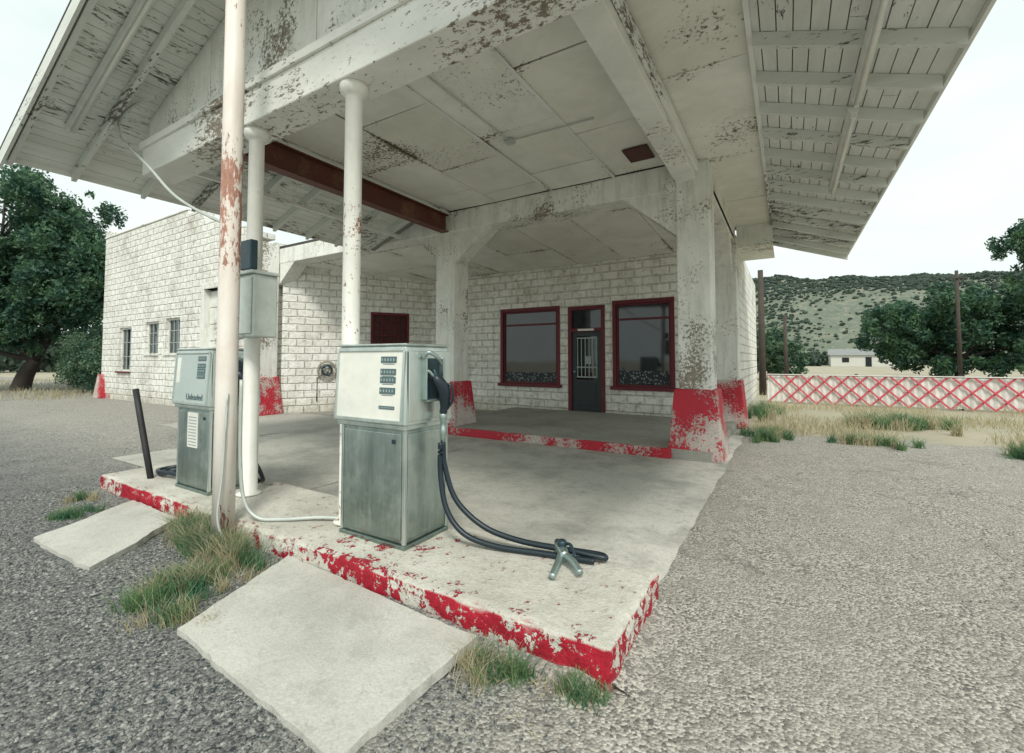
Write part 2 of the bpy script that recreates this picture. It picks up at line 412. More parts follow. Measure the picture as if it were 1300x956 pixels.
def island():
    x0,x1,y0,y1,h=-6.56,-.69,1.97,2.84,.18
    bm=bmesh.new()
    bmesh.ops.create_cube(bm,size=1)
    for v in bm.verts:
        v.co=Vector((x0 if v.co.x<0 else x1, y0 if v.co.y<0 else y1, -.02 if v.co.z<0 else h))
    bmesh.ops.subdivide_edges(bm,edges=[e for e in bm.edges if abs((e.verts[0].co-e.verts[1].co).x)>1],cuts=150,use_grid_fill=True)
    bmesh.ops.subdivide_edges(bm,edges=[e for e in bm.edges if abs((e.verts[0].co-e.verts[1].co).y)>.5],cuts=24,use_grid_fill=True)
    bmesh.ops.subdivide_edges(bm,edges=[e for e in bm.edges if abs((e.verts[0].co-e.verts[1].co).z)>.1],cuts=6,use_grid_fill=True)
    eds=[e for e in bm.edges if len(e.link_faces)==2 and e.calc_face_angle(0)>1.2 and min(v.co.z for v in e.verts)>-.01]
    bmesh.ops.bevel(bm,geom=eds,offset=.014,segments=2,affect='EDGES',profile=.5)
    for v in bm.verts:
        p=v.co.copy(); n1=mnoise.noise(p*9); n2=mnoise.noise(p*1.7+Vector((5,5,5))); n3=mnoise.noise(p*24)
        edge=1 if (p.z>h-.03 and (p.y<y0+.03 or p.x>x1-.03)) else 0
        v.co.z+=(n1*.004+n2*.006)*(p.z>0) - edge*(max(0,n1)*.030+max(0,n3)*.022)
        if p.y<y0+.03: v.co.y+=n1*.012+n3*.010+edge*max(0,n1)*.025
        if p.x>x1-.03: v.co.x+=n1*.012+n3*.010-edge*max(0,n1)*.02
    me=bpy.data.meshes.new('pump_island'); bm.to_mesh(me); bm.free(); me.materials.append(M['island'])
    for p in me.polygons: p.use_smooth=True
    link(bpy.data.objects.new('pump_island',me),None)
island()
def berm(name,p0,p1,w,h,mat):
    p0=Vector(p0);p1=Vector(p1);d=(p1-p0).normalized();s=Vector((d.y,-d.x,0));n=int((p1-p0).length/.06);V=[];F=[]
    for i in range(n+1):
        c=p0.lerp(p1,i/n); k=mnoise.noise(c*2.3)*.5+mnoise.noise(c*9)*.25
        hh_=max(.004,h*(1+k)) ; ww=w*(1+k)
        V+=[c+Vector((0,0,hh_)),c+s*ww*.35+Vector((0,0,hh_*.55)),c+s*ww+Vector((0,0,-.01))]
    for i in range(n):
        for q in (0,1): F.append((3*i+q,3*i+q+1,3*i+q+4,3*i+q+3))
    return mesh(name,V,F,mat,None,smooth=True)
berm('soil_berm',(-6.6,1.985,0),(-.76,1.985,0),.17,.04,M['asphalt'])
berm('soil_berm',(-.705,1.99,0),(-.705,2.8,0),.14,.03,M['asphalt'])

def slab(pts,th=.05,seed=0):
    V=[];n=26
    a,b,c,d=[Vector(p) for p in pts]
    F=[]
    for j in range(n+1):
        for i in range(n+1):
            s=i/n;t=j/n; p=(a*(1-s)+b*s)*(1-t)+(d*(1-s)+c*s)*t
            if i in(0,n) : p+= (b-a).normalized()*(mnoise.noise(p*2+Vector((4,0,seed)))*.022+mnoise.noise(p*14)*.014)
            if j in(0,n) : p+= (d-a).normalized()*(mnoise.noise(p*2+Vector((0,7,seed)))*.022+mnoise.noise(p*14)*.014)
            p.z+=mnoise.noise(p*4)*.006; V.append(p)
    m=len(V)
    V+= [Vector((p.x,p.y,p.z-th)) for p in V]
    for j in range(n):
        for i in range(n):
            q=j*(n+1)+i; F.append((q,q+1,q+n+2,q+n+1)); F.append((q+m,q+n+1+m,q+n+2+m,q+1+m))
    rim=[i for i in range(n+1)]+[j*(n+1)+n for j in range(1,n+1)]+[n*(n+1)+i for i in range(n-1,-1,-1)]+[j*(n+1) for j in range(n-1,0,-1)]
    for i in range(len(rim)):
        u,w=rim[i],rim[(i+1)%len(rim)]; F.append((u,w,w+m,u+m))
    mesh('concrete_slab',V,F,M['slab'])
slab([(-2.80,1.18,.03),(-1.42,1.10,.03),(-1.36,1.90,.075),(-3.06,1.97,.075)],.05)
slab([(-5.22,1.15,.03),(-4.13,1.21,.03),(-4.62,1.93,.07),(-5.56,1.93,.07)],.05,3)

def stones(name,N,xr,yr,smin,smax,dens=None,mat='gravel'):
    oc=np.array([[1,0,0],[0,1,0],[-1,0,0],[0,-1,0],[0,0,1],[0,0,-1]],float)
    fs=[(0,1,4),(1,2,4),(2,3,4),(3,0,4)]
    X=rng.uniform(*xr,N);Y=rng.uniform(*yr,N)
    keep=np.ones(N,bool)
    for i in range(N):
        n=mnoise.noise(Vector((X[i]*1.1,Y[i]*1.1,0)))+.5
        if dens and rng.random()>dens(X[i],Y[i],n): keep[i]=False
    X=X[keep];Y=Y[keep];N=len(X)
    sz=smin+(smax-smin)*rng.random(N)**2.5
    out=np.zeros((N,12,3))
    for i in range(N):
        p=oc*(sz[i]*rng.uniform(.6,1.25,(6,3))); p[:,2]*=.65
        a=rng.uniform(0,6.28);c,s=math.cos(a),math.sin(a)
        q=p.copy();q[:,0]=p[:,0]*c-p[:,1]*s;q[:,1]=p[:,0]*s+p[:,1]*c
        q+= (X[i],Y[i],sz[i]*.12)
        out[i]=q[np.array(fs).ravel()]
    npmesh(name,out.reshape(-1,3),3,M[mat])
def dg(x,y,n):
    if 1.13<y<2 and (-3.0<x<-1.38 or -5.5<x<-4.3): return 0
    if y>1.96: return 0
    d=min(1,max(0,(-.7-x)/.8)); return d*(n*.9+.35)
stones('gravel',65000,(-7,-.7),(.3,1.96),.0035,.0145,dg)
def dg2(x,y,n): return max(0,n*1.3-.2)*(0 if (-6.6<x<-.6 and 1.9<y<9.6) else 1)
stones('gravel',34000,(-.68,5),(.3,7),.002,.0075,dg2,'gravel2')
def dg3(x,y,n): return n*.7
stones('gravel',18000,(-14,-6.7),(.5,3.4),.004,.013,dg3)

# ------------------------------------------------------------------ building
B=group('gas_station_building',(-5,11,0))
PY=10.9; FL=.14
ops=[(-7.0,-5.14,.75,2.89),(-4.9,-3.9,FL-.02,2.84),(-3.7,-2.22,.75,2.92)]
cells=wall_cells(-9.62,-.95,0,4.6,ops)
boxes('porch_wall',[(a,b,PY,PY+.3,c,d) for a,b,c,d in cells],M['block'],B)
boxes('side_wall',[(-1.15,-.93,PY+.3,18.2,0,4.1)],M['block'],B)
boxes('rear_walls',[(-9.62,-1.15,18.0,18.2,0,4.1),(-9.62,-9.4,PY+.3,18.0,0,4.1)],M['block'],B)
box('rear_roof',-9.5,-1.16,PY+.31,17.9,4.05,4.15,M['void'],B)
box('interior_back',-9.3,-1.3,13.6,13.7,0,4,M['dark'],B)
def window(x0,x1,z0,z1,y,name='window',lacez=None):
    w=.09
    fr=[(x0,x1,y-.035,y+.1,z1-w,z1),(x0-.05,x1+.05,y-.09,y+.1,z0-.03,z0+.055),(x0,x0+w,y-.033,y+.1,z0+.055,z1-w),(x1-w,x1,y-.033,y+.1,z0+.055,z1-w)]
    boxes(name+'_frame',fr,M['redclean'],B,.006)
    i0,i1,k0,k1=x0+w,x1-w,z0+.055,z1-w
    t=.045
    fr=[(i0,i1,y+.02,y+.08,k1-t,k1),(i0,i1,y+.02,y+.08,k0,k0+t),(i0,i0+t,y+.022,y+.08,k0+t,k1-t),(i1-t,i1,y+.022,y+.08,k0+t,k1-t)]
    zr=k0+(k1-k0)*.80
    fr.append((i0+t,i1-t,y+.024,y+.08,zr,zr+.05))
    boxes(name+'_sash',fr,M['redclean'],B,.004)
    box(name+'_glass',i0+t*.5,i1-t*.5,y+.055,y+.065,k0+t*.5,k1-t*.5,M['glass'],B)
    if lacez: box(name+'_frieze',i0+t,i1-t,y+.048,y+.052,k0+t+.02,k0+t+lacez,M['lace'],B)
window(-7.0,-5.14,.75,2.89,PY,'window_left',lacez=.26)
window(-3.7,-2.22,.75,2.92,PY,'window_right',lacez=.34)
dx0,dx1=-4.9,-3.9
boxes('door_frame',[(dx0,dx0+.1,PY-.03,PY+.12,FL,2.84),(dx1-.1,dx1,PY-.03,PY+.12,FL,2.84),(dx0+.1,dx1-.1,PY-.028,PY+.12,2.74,2.84),(dx0+.1,dx1-.1,PY-.028,PY+.12,2.18,2.27)],M['redclean'],B,.006)
box('transom_glass',dx0+.1,dx1-.1,PY+.05,PY+.06,2.27,2.74,M['glass'],B)
a,b=dx0+.1,dx1-.1
boxes('door_leaf',[(a,b,PY+.02,PY+.07,FL,.95),(a,a+.12,PY+.02,PY+.07,.95,2.18),(b-.12,b,PY+.02,PY+.07,.95,2.18),(a+.12,b-.12,PY+.02,PY+.07,2.06,2.18)],M['doorpaint'],B,.004)
box('door_glass',a+.12,b-.12,PY+.045,PY+.055,.95,2.06,M['glass'],B)
boxes('door_security_grille',[(a+.14+i*.105,a+.162+i*.105,PY+.02,PY+.032,1.0,2.02) for i in range(6)]+[(a+.13,b-.13,PY+.012,PY+.019,z,z+.03) for z in (1.0,1.25,2.0)],M['greyframe'],B)
boxes('door_panels',[(a+.16,b-.16,PY+.008,PY+.019,.28,.85)],M['doorpaint'],B,.006)
boxes('door_closer_sign',[(a+.35,b-.28,PY+.03,PY+.04,1.35,1.55)],M['greyframe'],B)
box('door_sign',-4.62,-4.18,PY-.04,PY-.03,2.2,2.25,M['paper'],B)
lathe('door_knob',[(.0,-.05),(.03,-.045),(.03,-.02),(.012,-.015),(.012,0)],(a+.07,PY+.02,1.15),M['cast'],B,12,'y')
boxes('porch_floor',[(-6.5,-.95,7.03,PY,0,FL)],M['floor'],B,.01)
boxes('porch_kerb',[(-6.45,-1.5,6.93,7.03,0,FL+.006)],M['red'],B,.015)
def column(cx,cy,name,top=4.45,w=.24,base=True,bw=.385,bh=1.02):
    box(name+'_shaft',cx-w,cx+w,cy-w,cy+w,.0,top,M['white'],B,.02)
    if base: frustum(name+'_base',cx,cy,0,bh,bw,bw,w+.055,w+.055,M['red'],B,.02)
column(-1.18,7.42,'column')
column(-6.0,7.45,'column_b')
column(-1.17,11.15,'column_d',w=.26,top=4.2,bw=.40)
box('pilaster_shaft',-12.36,-11.80,6.69,7.19,0,4.6,M['white'],B,.02)
frustum('pilaster_base',-12.08,6.93,0,1.0,.42,.36,.33,.29,M['red'],B,.02)
BZ=4.08
boxes('header_beam',[(-12.3,-.95,7.2,7.64,BZ,4.49)],M['white'],B,.012)
hau=[]
def haunch(x,dx,z0,z1,y0,y1): hau.append(([(x,y0,z1+.01),(x+dx,y0,z1+.01),(x,y0,z0)],(0,y1-y0,0)))
haunch(-1.4,-.86,3.35,BZ,7.23,7.61); haunch(-5.78,.86,3.42,BZ,7.23,7.61); haunch(-6.22,-.6,3.5,BZ,7.23,7.61); haunch(-11.84,.7,3.5,BZ,7.21,7.61)
prisms('header_haunches',hau,M['white'],B,.01)
prisms('side_haunches',[([(-1.37,7.64,BZ),(-1.37,8.3,BZ),(-1.37,7.64,3.4)],(.38,0,0)),([(-1.37,10.9,BZ),(-1.37,10.2,BZ),(-1.37,10.9,3.4)],(.38,0,0)),([(-6.19,7.67,BZ),(-6.19,8.2,BZ),(-6.19,7.67,3.5)],(.38,0,0))],M['white'],B,.01)
boxes('side_beam',[(-1.4,-.96,7.645,10.89,BZ-.005,4.485)],M['white'],B,.01)
xs=[-11.9,-10.6,-9.4,-8.2,-7.0,-5.8,-4.6,-3.4,-2.2,-1.41]
for i in range(len(xs)-1):
    ys=[7.65,9.3,10.88]
    for j in range(2):
        def zz(y): return 4.07-(y-7.65)*.04
        x0,x1=xs[i]+.006,xs[i+1]-.006; y0,y1=ys[j]+.006,ys[j+1]-.006; dz=random.uniform(0,.012)
        V=[(x0,y0,zz(y0)+dz),(x1,y0,zz(y0)+dz),(x1,y1,zz(y1)+dz),(x0,y1,zz(y1)+dz)]
        V+=[(p[0],p[1],p[2]+.02) for p in V]
        mesh('porch_ceiling_panel',V,BF,M['ply'],B)
box('porch_roof_deck',-12.0,-.96,7.65,PY-.01,4.12,4.2,M['void'],B)
box('porch_roof_top',-12.0,-1,7.3,PY+.2,4.5,4.6,M['void'],B)
A=Vector((-11.8,7.3)); Bp=Vector((-9.6,10.95)); L=(Bp-A).length; ang=math.atan2(Bp.y-A.y,Bp.x-A.x)
def diag(o):
    o.matrix_parent_inverse=Matrix.Translation(-Vector(B.location)); o.rotation_euler=(0,0,ang); o.location=(A.x,A.y,0); return o
cells=wall_cells(0,L,0,4.15,[(2.35,3.5,1.9,2.88)])
diag(boxes('angled_wall',[(a,b,0,.25,c,d) for a,b,c,d in cells],M['block'],B))
diag(box('angled_window_board',2.4,3.45,.08,.12,1.95,2.83,M['boarding'],B))
diag(boxes('angled_window_frame',[(2.35,3.5,-.02,.1,2.8,2.88),(2.35,3.5,-.03,.1,1.9,1.97),(2.35,2.42,-.018,.1,1.97,2.8),(3.43,3.5,-.018,.1,1.97,2.8)]+[(2.42+i*.25,2.445+i*.25,.0,.08,1.97,2.8) for i in range(1,4)]+[(2.42,3.43,.003,.078,1.97+i*.21,1.99+i*.21) for i in range(1,4)],M['redclean'],B))
W=group('hose_reel',(-11.2,8.2,1.16))
def dw(o):
    o.matrix_parent_inverse=Matrix.Translation(-Vector(W.location)); o.rotation_euler=(0,0,ang); o.location=(A.x,A.y,0)
rx_=1.15
cir=[Vector((rx_+.24*math.cos(t),-.07,1.16+.24*math.sin(t))) for t in np.linspace(0,2*math.pi,33)]
v,f=tube_geo(cir,.022,8); dw(mesh('rim',v,f,M['reel'],W,smooth=True))
cir2=[Vector((rx_+.13*math.cos(t),-.09,1.16+.13*math.sin(t))) for t in np.linspace(0,2*math.pi,33)]
v,f=tube_geo(cir2,.03,8); dw(mesh('drum',v,f,M['castdark'],W,smooth=True))
for i in range(6):
    t=i*math.pi/3; v,f=tube_geo([Vector((rx_,-.07,1.16)),Vector((rx_+.24*math.cos(t),-.07,1.16+.24*math.sin(t)))],.01,6); dw(mesh('spoke_%d'%i,v,f,M['reel'],W))
v,f=tube_geo([Vector((rx_,0,1.16)),Vector((rx_,-.16,1.16))],.04,10); dw(mesh('hub',v,f,M['reel'],W))
v,f=tube_geo([Vector((rx_-.25,-.03,.3)),Vector((rx_-.25,-.03,.95)),Vector((rx_-.1,-.05,1.1))],.02,8); dw(mesh('supply_pipe',v,f,M['reel'],W,smooth=True))

# left wing
G=group('garage_wing',(-17,10,0))
WY=6.72
wops=[(-21.0,-19.95,1.05,2.62),(-18.8,-17.8,1.62,2.74),(-17.3,-16.3,1.62,2.80),(-14.8,-13.35,0,3.55)]
cells=wall_cells(-22.6,-12.362,0,4.7,wops)
boxes('front_wall',[(a,b,WY,WY+.35,c,d) for a,b,c,d in cells],M['block'],G)
par=[(-22.6,4.7),(-11.82,4.7),(-11.82,4.85),(-12.7,4.85),(-12.7,5.15),(-13.6,5.25),(-14.2,5.55),(-14.9,5.62),(-15.1,6.0),(-15.9,6.02),(-16.0,6.15),(-22.6,6.15)]
prisms('parapet',[([(x,WY,z) for x,z in par],(0,.35,0))],M['block'],G)
boxes('parapet_cap',[(-22.65,-15.98,WY-.03,WY+.38,6.15,6.2)],M['white_worn'],G,.01)
boxes('wing_side_walls',[(-22.6,-22.3,WY+.351,16,0,6.0),(-12.35,-12.02,7.21,16,0,4.7),(-22.3,-12.36,15.7,16,0,5.5)],M['block'],G)
box('wing_roof',-22.29,-12.36,WY+.36,15.69,4.5,4.62,M['void'],G)
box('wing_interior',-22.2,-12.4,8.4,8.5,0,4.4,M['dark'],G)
prisms('corner_pinnacle',[([(-22.6,WY-.01,6.2),(-22.2,WY-.01,6.2),(-22.25,WY-.01,6.42),(-22.55,WY-.01,6.42)],(0,.37,0))],M['white_worn'],G,.01)
for (x0,x1,z0,z1) in wops[:3]:
    nm='wing_window'
    boxes(nm+'_frame',[(x0,x1,WY+.08,WY+.16,z1-.06,z1),(x0-.06,x1+.06,WY-.05,WY+.15,z0-.02,z0+.05),(x0,x0+.05,WY+.082,WY+.16,z0+.05,z1-.06),(x1-.05,x1,WY+.082,WY+.16,z0+.05,z1-.06)],M['white_worn'],G)
    boxes(nm+'_muntins',[(x0+.05+i*(x1-x0-.1)/3-.015,x0+.05+i*(x1-x0-.1)/3+.015,WY+.1,WY+.14,z0+.05,z1-.06) for i in (1,2)]+[(x0+.05,x1-.05,WY+.103,WY+.138,z0+(z1-z0)*q-.012,z0+(z1-z0)*q+.012) for q in (.33,.66)],M['greyframe'],G)
    box(nm+'_glass',x0+.05,x1-.05,WY+.125,WY+.13,z0+.05,z1-.06,M['glass'],G)
boxes('wing_window_sill_red',[(-21.08,-19.87,WY-.07,WY-.052,.98,1.04)],M['redclean'],G)
boxes('garage_door',[(-14.79,-13.36,WY+.15,WY+.2,.02+i*.5,.505+i*.5) for i in range(7)],M['white_worn'],G,.012)
boxes('garage_door_frame',[(-14.95,-14.79,WY-.04,WY+.2,0,3.55),(-13.36,-13.2,WY-.04,WY+.2,0,3.55),(-14.95,-13.2,WY-.042,WY+.2,3.55,3.72)],M['white'],G,.01)
frustum('corner_base',-22.45,WY+.1,0,.9,.3,.3,.2,.2,M['red'],G,.02)
boxes('plinth_red',[(-22.2,-21.7,WY-.03,WY-.002,0,.2)],M['red'],G)

# ------------------------------------------------------------------ canopy
C=group('gas_station_canopy',(-3.4,4.5,4.4))
XE0,XE1,XR,ZE,SL=-8.02,1.22,-3.4,3.93,.36
def rz(x): return ZE+SL*(x-XE0) if x<XR else ZE+SL*(XE1-x)
Y0=1.40; YL=7.0; YR=12.9
bl=[]
def board(xa,xb,y0,y1,dz=0):
    za,zb=rz(xa)+dz,rz(xb)+dz
    return [(xa,y0,za),(xb,y0,zb),(xb,y1,zb),(xa,y1,za),(xa,y0,za+.02),(xb,y0,zb+.02),(xb,y1,zb+.02),(xa,y1,za+.02)]
x=XE0
while x<XR-.01:
    x2=min(x+.125,XR); ys=YL if x<-6 else 7.1
    j=random.uniform(2.5,5)
    bl.append(board(x,x2-.009,Y0,j,random.uniform(0,.006))); bl.append(board(x,x2-.009,j+.006,ys,random.uniform(0,.006))); x=x2
x=XE1
while x>XR+.01:
    x2=max(x-.125,XR); ye=YR if x>-1.0 else 7.1
    j=random.uniform(3,6)
    bl.append(board(x2+.009,x,Y0,j,random.uniform(0,.006))); bl.append(board(x2+.009,x,j+.006,ye,random.uniform(0,.006))); x=x2
boxes('deck_boards',bl,M['wood'],C)
V=[];F=[]
def corr(xa,xb,y0,y1):
    n=int((y1-y0)/.038); o=len(V)
    for i in range(n+1):
        y=y0+(y1-y0)*i/n; w=.008*math.sin(i*math.pi/2*1.0)
        for xx in (xa,xb): V.append((xx,y,rz(xx)+.045+w))
    for i in range(n): F.append((o+2*i,o+2*i+1,o+2*i+3,o+2*i+2))
corr(XE0-.05,XR,Y0-.04,7.2); corr(XR,XE1+.05,Y0-.04,YR+.03)
mesh('corrugated_roofing',V,F,M['tin'],C)
rf=[]
def rafter(xa,xb,y,w=.05,d=.13,o=.002):
    pts=[(xa,y,rz(xa)-o),(xb,y,rz(xb)-o),(xb,y,rz(xb)-d),(xa,y,rz(xa)-d)]
    rf.append((pts,(0,w,0)))
ysl=[1.42,2.0]+[2.75+.66*i for i in range(7)]
for y in ysl:
    if y<2.3: rafter(XE0+.02,XR-.01,y)
    elif y<YL-.1: rafter(XE0+.02,-6.14,y)
ysr=[1.42,2.0]+[2.6+.655*i for i in range(16)]
for y in ysr:
    if y<2.3: rafter(XR+.01,XE1-.02,y)
    elif y<YR: rafter(-.22,XE1-.02,y)
prisms('rafters',rf,M['woodx'],C)
rf=[]; rafter(XE0-.02,XR,Y0-.035,.03,.16,-.02); rafter(XR,XE1+.02,Y0-.035,.03,.16,-.02)
prisms('barge_boards',rf,M['woodx'],C)
rf=[]; rafter(-.95,XE1+.02,YR+.0,.035,.16,-.02); prisms('rear_barge_board',rf,M['woodx'],C)
boxes('eave_boards',[(XE0-.03,XE0-.002,Y0,YL,ZE-.06,ZE+.03),(XE1+.002,XE1+.03,Y0,YR,ZE-.06,ZE+.03)],M['wood'],C)
boxes('eave_purlins',[(-7.1,-7.04,2.4,YL,rz(-7.1)-.20,rz(-7.1)-.135)],M['wood'],C)
CZ=4.49
px=[-5.86,-4.72,-3.55,-2.4,-1.42]
for i in range(4):
    off=.55 if i%2 else 0
    yy=[2.66]+[q for q in (3.4+off,5.0+off,6.4+off*.6)]+[7.19]
    for j in range(len(yy)-1):
        dz=random.uniform(-.004,.014); tilt=random.uniform(-.008,.008)
        x0,x1,y0,y1=px[i]+.008,px[i+1]-.008,yy[j]+.008,yy[j+1]-.008
        V=[(x0,y0,CZ+dz+tilt),(x1,y0,CZ+dz-tilt),(x1,y1,CZ+dz-tilt),(x0,y1,CZ+dz+tilt)]; V+=[(p[0],p[1],p[2]+.015) for p in V]
        mesh('ceiling_panel',V,BF,M['ply'],C)
box('ceiling_deck',-6.0,-.3,2.6,11.2,CZ+.05,CZ+.075,M['void'],C)
boxes('ceiling_battens',[(-3.58,-3.53,2.66,7.19,CZ-.02,CZ-.0095),(-2.42,-2.37,2.66,7.19,CZ-.022,CZ-.010)],M['wood'],C,.003)
box('ceiling_hatch',-1.98,-1.62,6.3,6.75,CZ-.035,CZ-.012,M['boarding'],C,.004)
for j,(y0,y1) in enumerate([(2.66,4.9),(4.9,7.3),(7.3,9.4),(9.4,11.3)]):
    dz=random.uniform(0,.01); box('soffit_panel',-1.12,-.235,y0+.006,y1-.006,CZ-.03+dz,CZ-.012+dz,M['ply'],C)
box('soffit_trim',-.26,-.215,2.6,12.9,CZ-.10,CZ-.035,M['wood'],C,.004)
box('end_return_panel',-.93,-.22,11.3,11.33,3.98,CZ-.03,M['white_worn'],C)
box('end_return_soffit',-.93,-.22,11.33,12.9,3.98,4.0,M['white_worn'],C)
boxes('front_beam',[(-6.68,-.55,2.30,2.64,3.70,4.06)],M['beamw'],C,.012)
boxes('front_beam_trim',[(-6.70,-.53,2.27,2.299,4.02,4.10)],M['beamw'],C,.005)
xs=[-6.68,-5.2,-3.4,-1.8,-.55]
for i in range(4):
    xa,xb=xs[i]+.004,xs[i+1]-.004
    gp=[([(xa,2.36,4.06),(xb,2.36,4.06),(xb,2.36,rz(xb)-.01),(xa,2.36,rz(xa)-.01)],(0,.03,0))]
    prisms('gable_panel',gp,M['white_worn'],C)
boxes('front_beam_back',[(-6.0,-1.1,2.58,2.645,4.06,4.6)],M['white_worn'],C)
boxes('right_beam',[(-1.41,-1.13,2.645,7.19,4.17,4.49)],M['beamw'],C,.01)
boxes('right_beam_trim',[(-1.46,-1.411,2.65,7.18,4.30,4.36),(-1.129,-1.08,2.65,7.18,4.28,4.42)],M['wood'],C,.006)
boxes('steel_beam',[(-6.08,-5.90,2.645,7.2,4.08,4.10),(-6.08,-5.90,2.645,7.2,4.42,4.44),(-6.0,-5.98,2.645,7.2,4.10,4.42)],M['rust'],C)
boxes('left_wall_plate',[(-6.14,-5.90,2.65,7.2,4.445,4.56)],M['wood'],C)
for i,px_ in enumerate((-4.41,-2.992)):
    lathe('support_post_%d'%(i+1),[(.11,.185),(.11,.20),(.072,.215),(.068,3.60),(.085,3.61),(.11,3.64),(.115,3.67),(.115,3.70)],(px_,2.43,0),M['pole'],C)
def fixture(p0,p1,w=.10):
    p0=Vector(p0);p1=Vector(p1); d=(p1-p0).normalized(); s=d.cross(Vector((0,0,1))).normalized(); u=s.cross(d)
    pts=[p0-s*w*.5,p0+s*w*.5,p0+s*w*.3-u*.05,p0-s*w*.3-u*.05]
    prisms('fluorescent_fixture',[(pts,p1-p0)],M['tube'],C,.004)
    v,f=tube_geo([p0+d*.04-u*.075,p1-d*.04-u*.075],.017,10); mesh('fluorescent_tube',v,f,M['paper'],C,smooth=True)
    prisms('lamp_holder',[([p0+d*a-s*.02-u*.05,p0+d*a+s*.02-u*.05,p0+d*a+s*.02-u*.1,p0+d*a-s*.02-u*.1],d*.03) for a in (.01,(p1-p0).length-.04)],M['tube'],C)
fixture((.62,3.2,rz(.62)-.15),(.62,5.4,rz(.62)-.15)); fixture((.62,5.6,rz(.62)-.15),(.62,8.2,rz(.62)-.15))
fixture((-7.2,1.78,rz(-7.2)-.03),(-4.9,1.78,rz(-4.9)-.03),.12)
tube('flexible_conduit',[(-6.1,2.2,4.45),(-6.5,2.12,4.42),(-6.78,2.1,4.32),(-6.75,2.1,4.12),(-6.4,2.1,3.88),(-5.9,2.1,3.55),(-5.35,2.12,3.15),(-4.9,2.2,2.9),(-4.5,2.3,2.72)],.015,M['box'],C)
tube('ceiling_conduit',[(-3.2,2.66,4.465),(-3.2,5.2,4.462),(-2.0,5.25,4.462)],.012,M['box'],C,straight=True)
boxes('ceiling_junction_box',[(-3.26,-3.14,5.14,5.26,4.43,4.47)],M['box'],C,.004)

# ------------------------------------------------------------------ service pole
P=group('service_pole',(-3.78,1.9,0))
lathe('mast',[(.078,-.02),(.076,1.2),(.074,3),(.072,7.2)],(-3.78,1.89,0),M['rustpole'],P)
boxes('electrical_box',[(-4.33,-3.99,2.2,2.42,1.66,2.22)],M['box'],P,.012)
boxes('electrical_box_door',[(-4.31,-4.01,2.185,2.2,1.69,2.19)],M['box'],P,.005)
boxes('box_lid',[(-4.35,-3.97,2.17,2.43,2.22,2.25)],M['box'],P,.006)
boxes('junction_box',[(-4.40,-4.22,2.29,2.36,2.30,2.58)],M['castdark'],P,.01)
tube('conduit_riser',[(-3.86,1.98,0),(-3.87,1.98,.5),(-3.87,1.98,1.5),(-3.95,2.1,1.66)],.012,M['box'],P)
tube('ground_conduit',[(-3.72,1.97,1.3),(-3.73,1.98,.7),(-3.70,2.0,.36),(-3.6,2.05,.22),(-3.45,2.15,.2),(-3.2,2.32,.21),(-3.0,2.42,.205),(-2.9,2.45,.2)],.014,M['box'],P)
tube('pole_cable',[(-3.7,1.86,1.2),(-3.69,1.83,.6),(-3.68,1.8,.25),(-3.62,1.86,.03)],.008,M['box'],P)

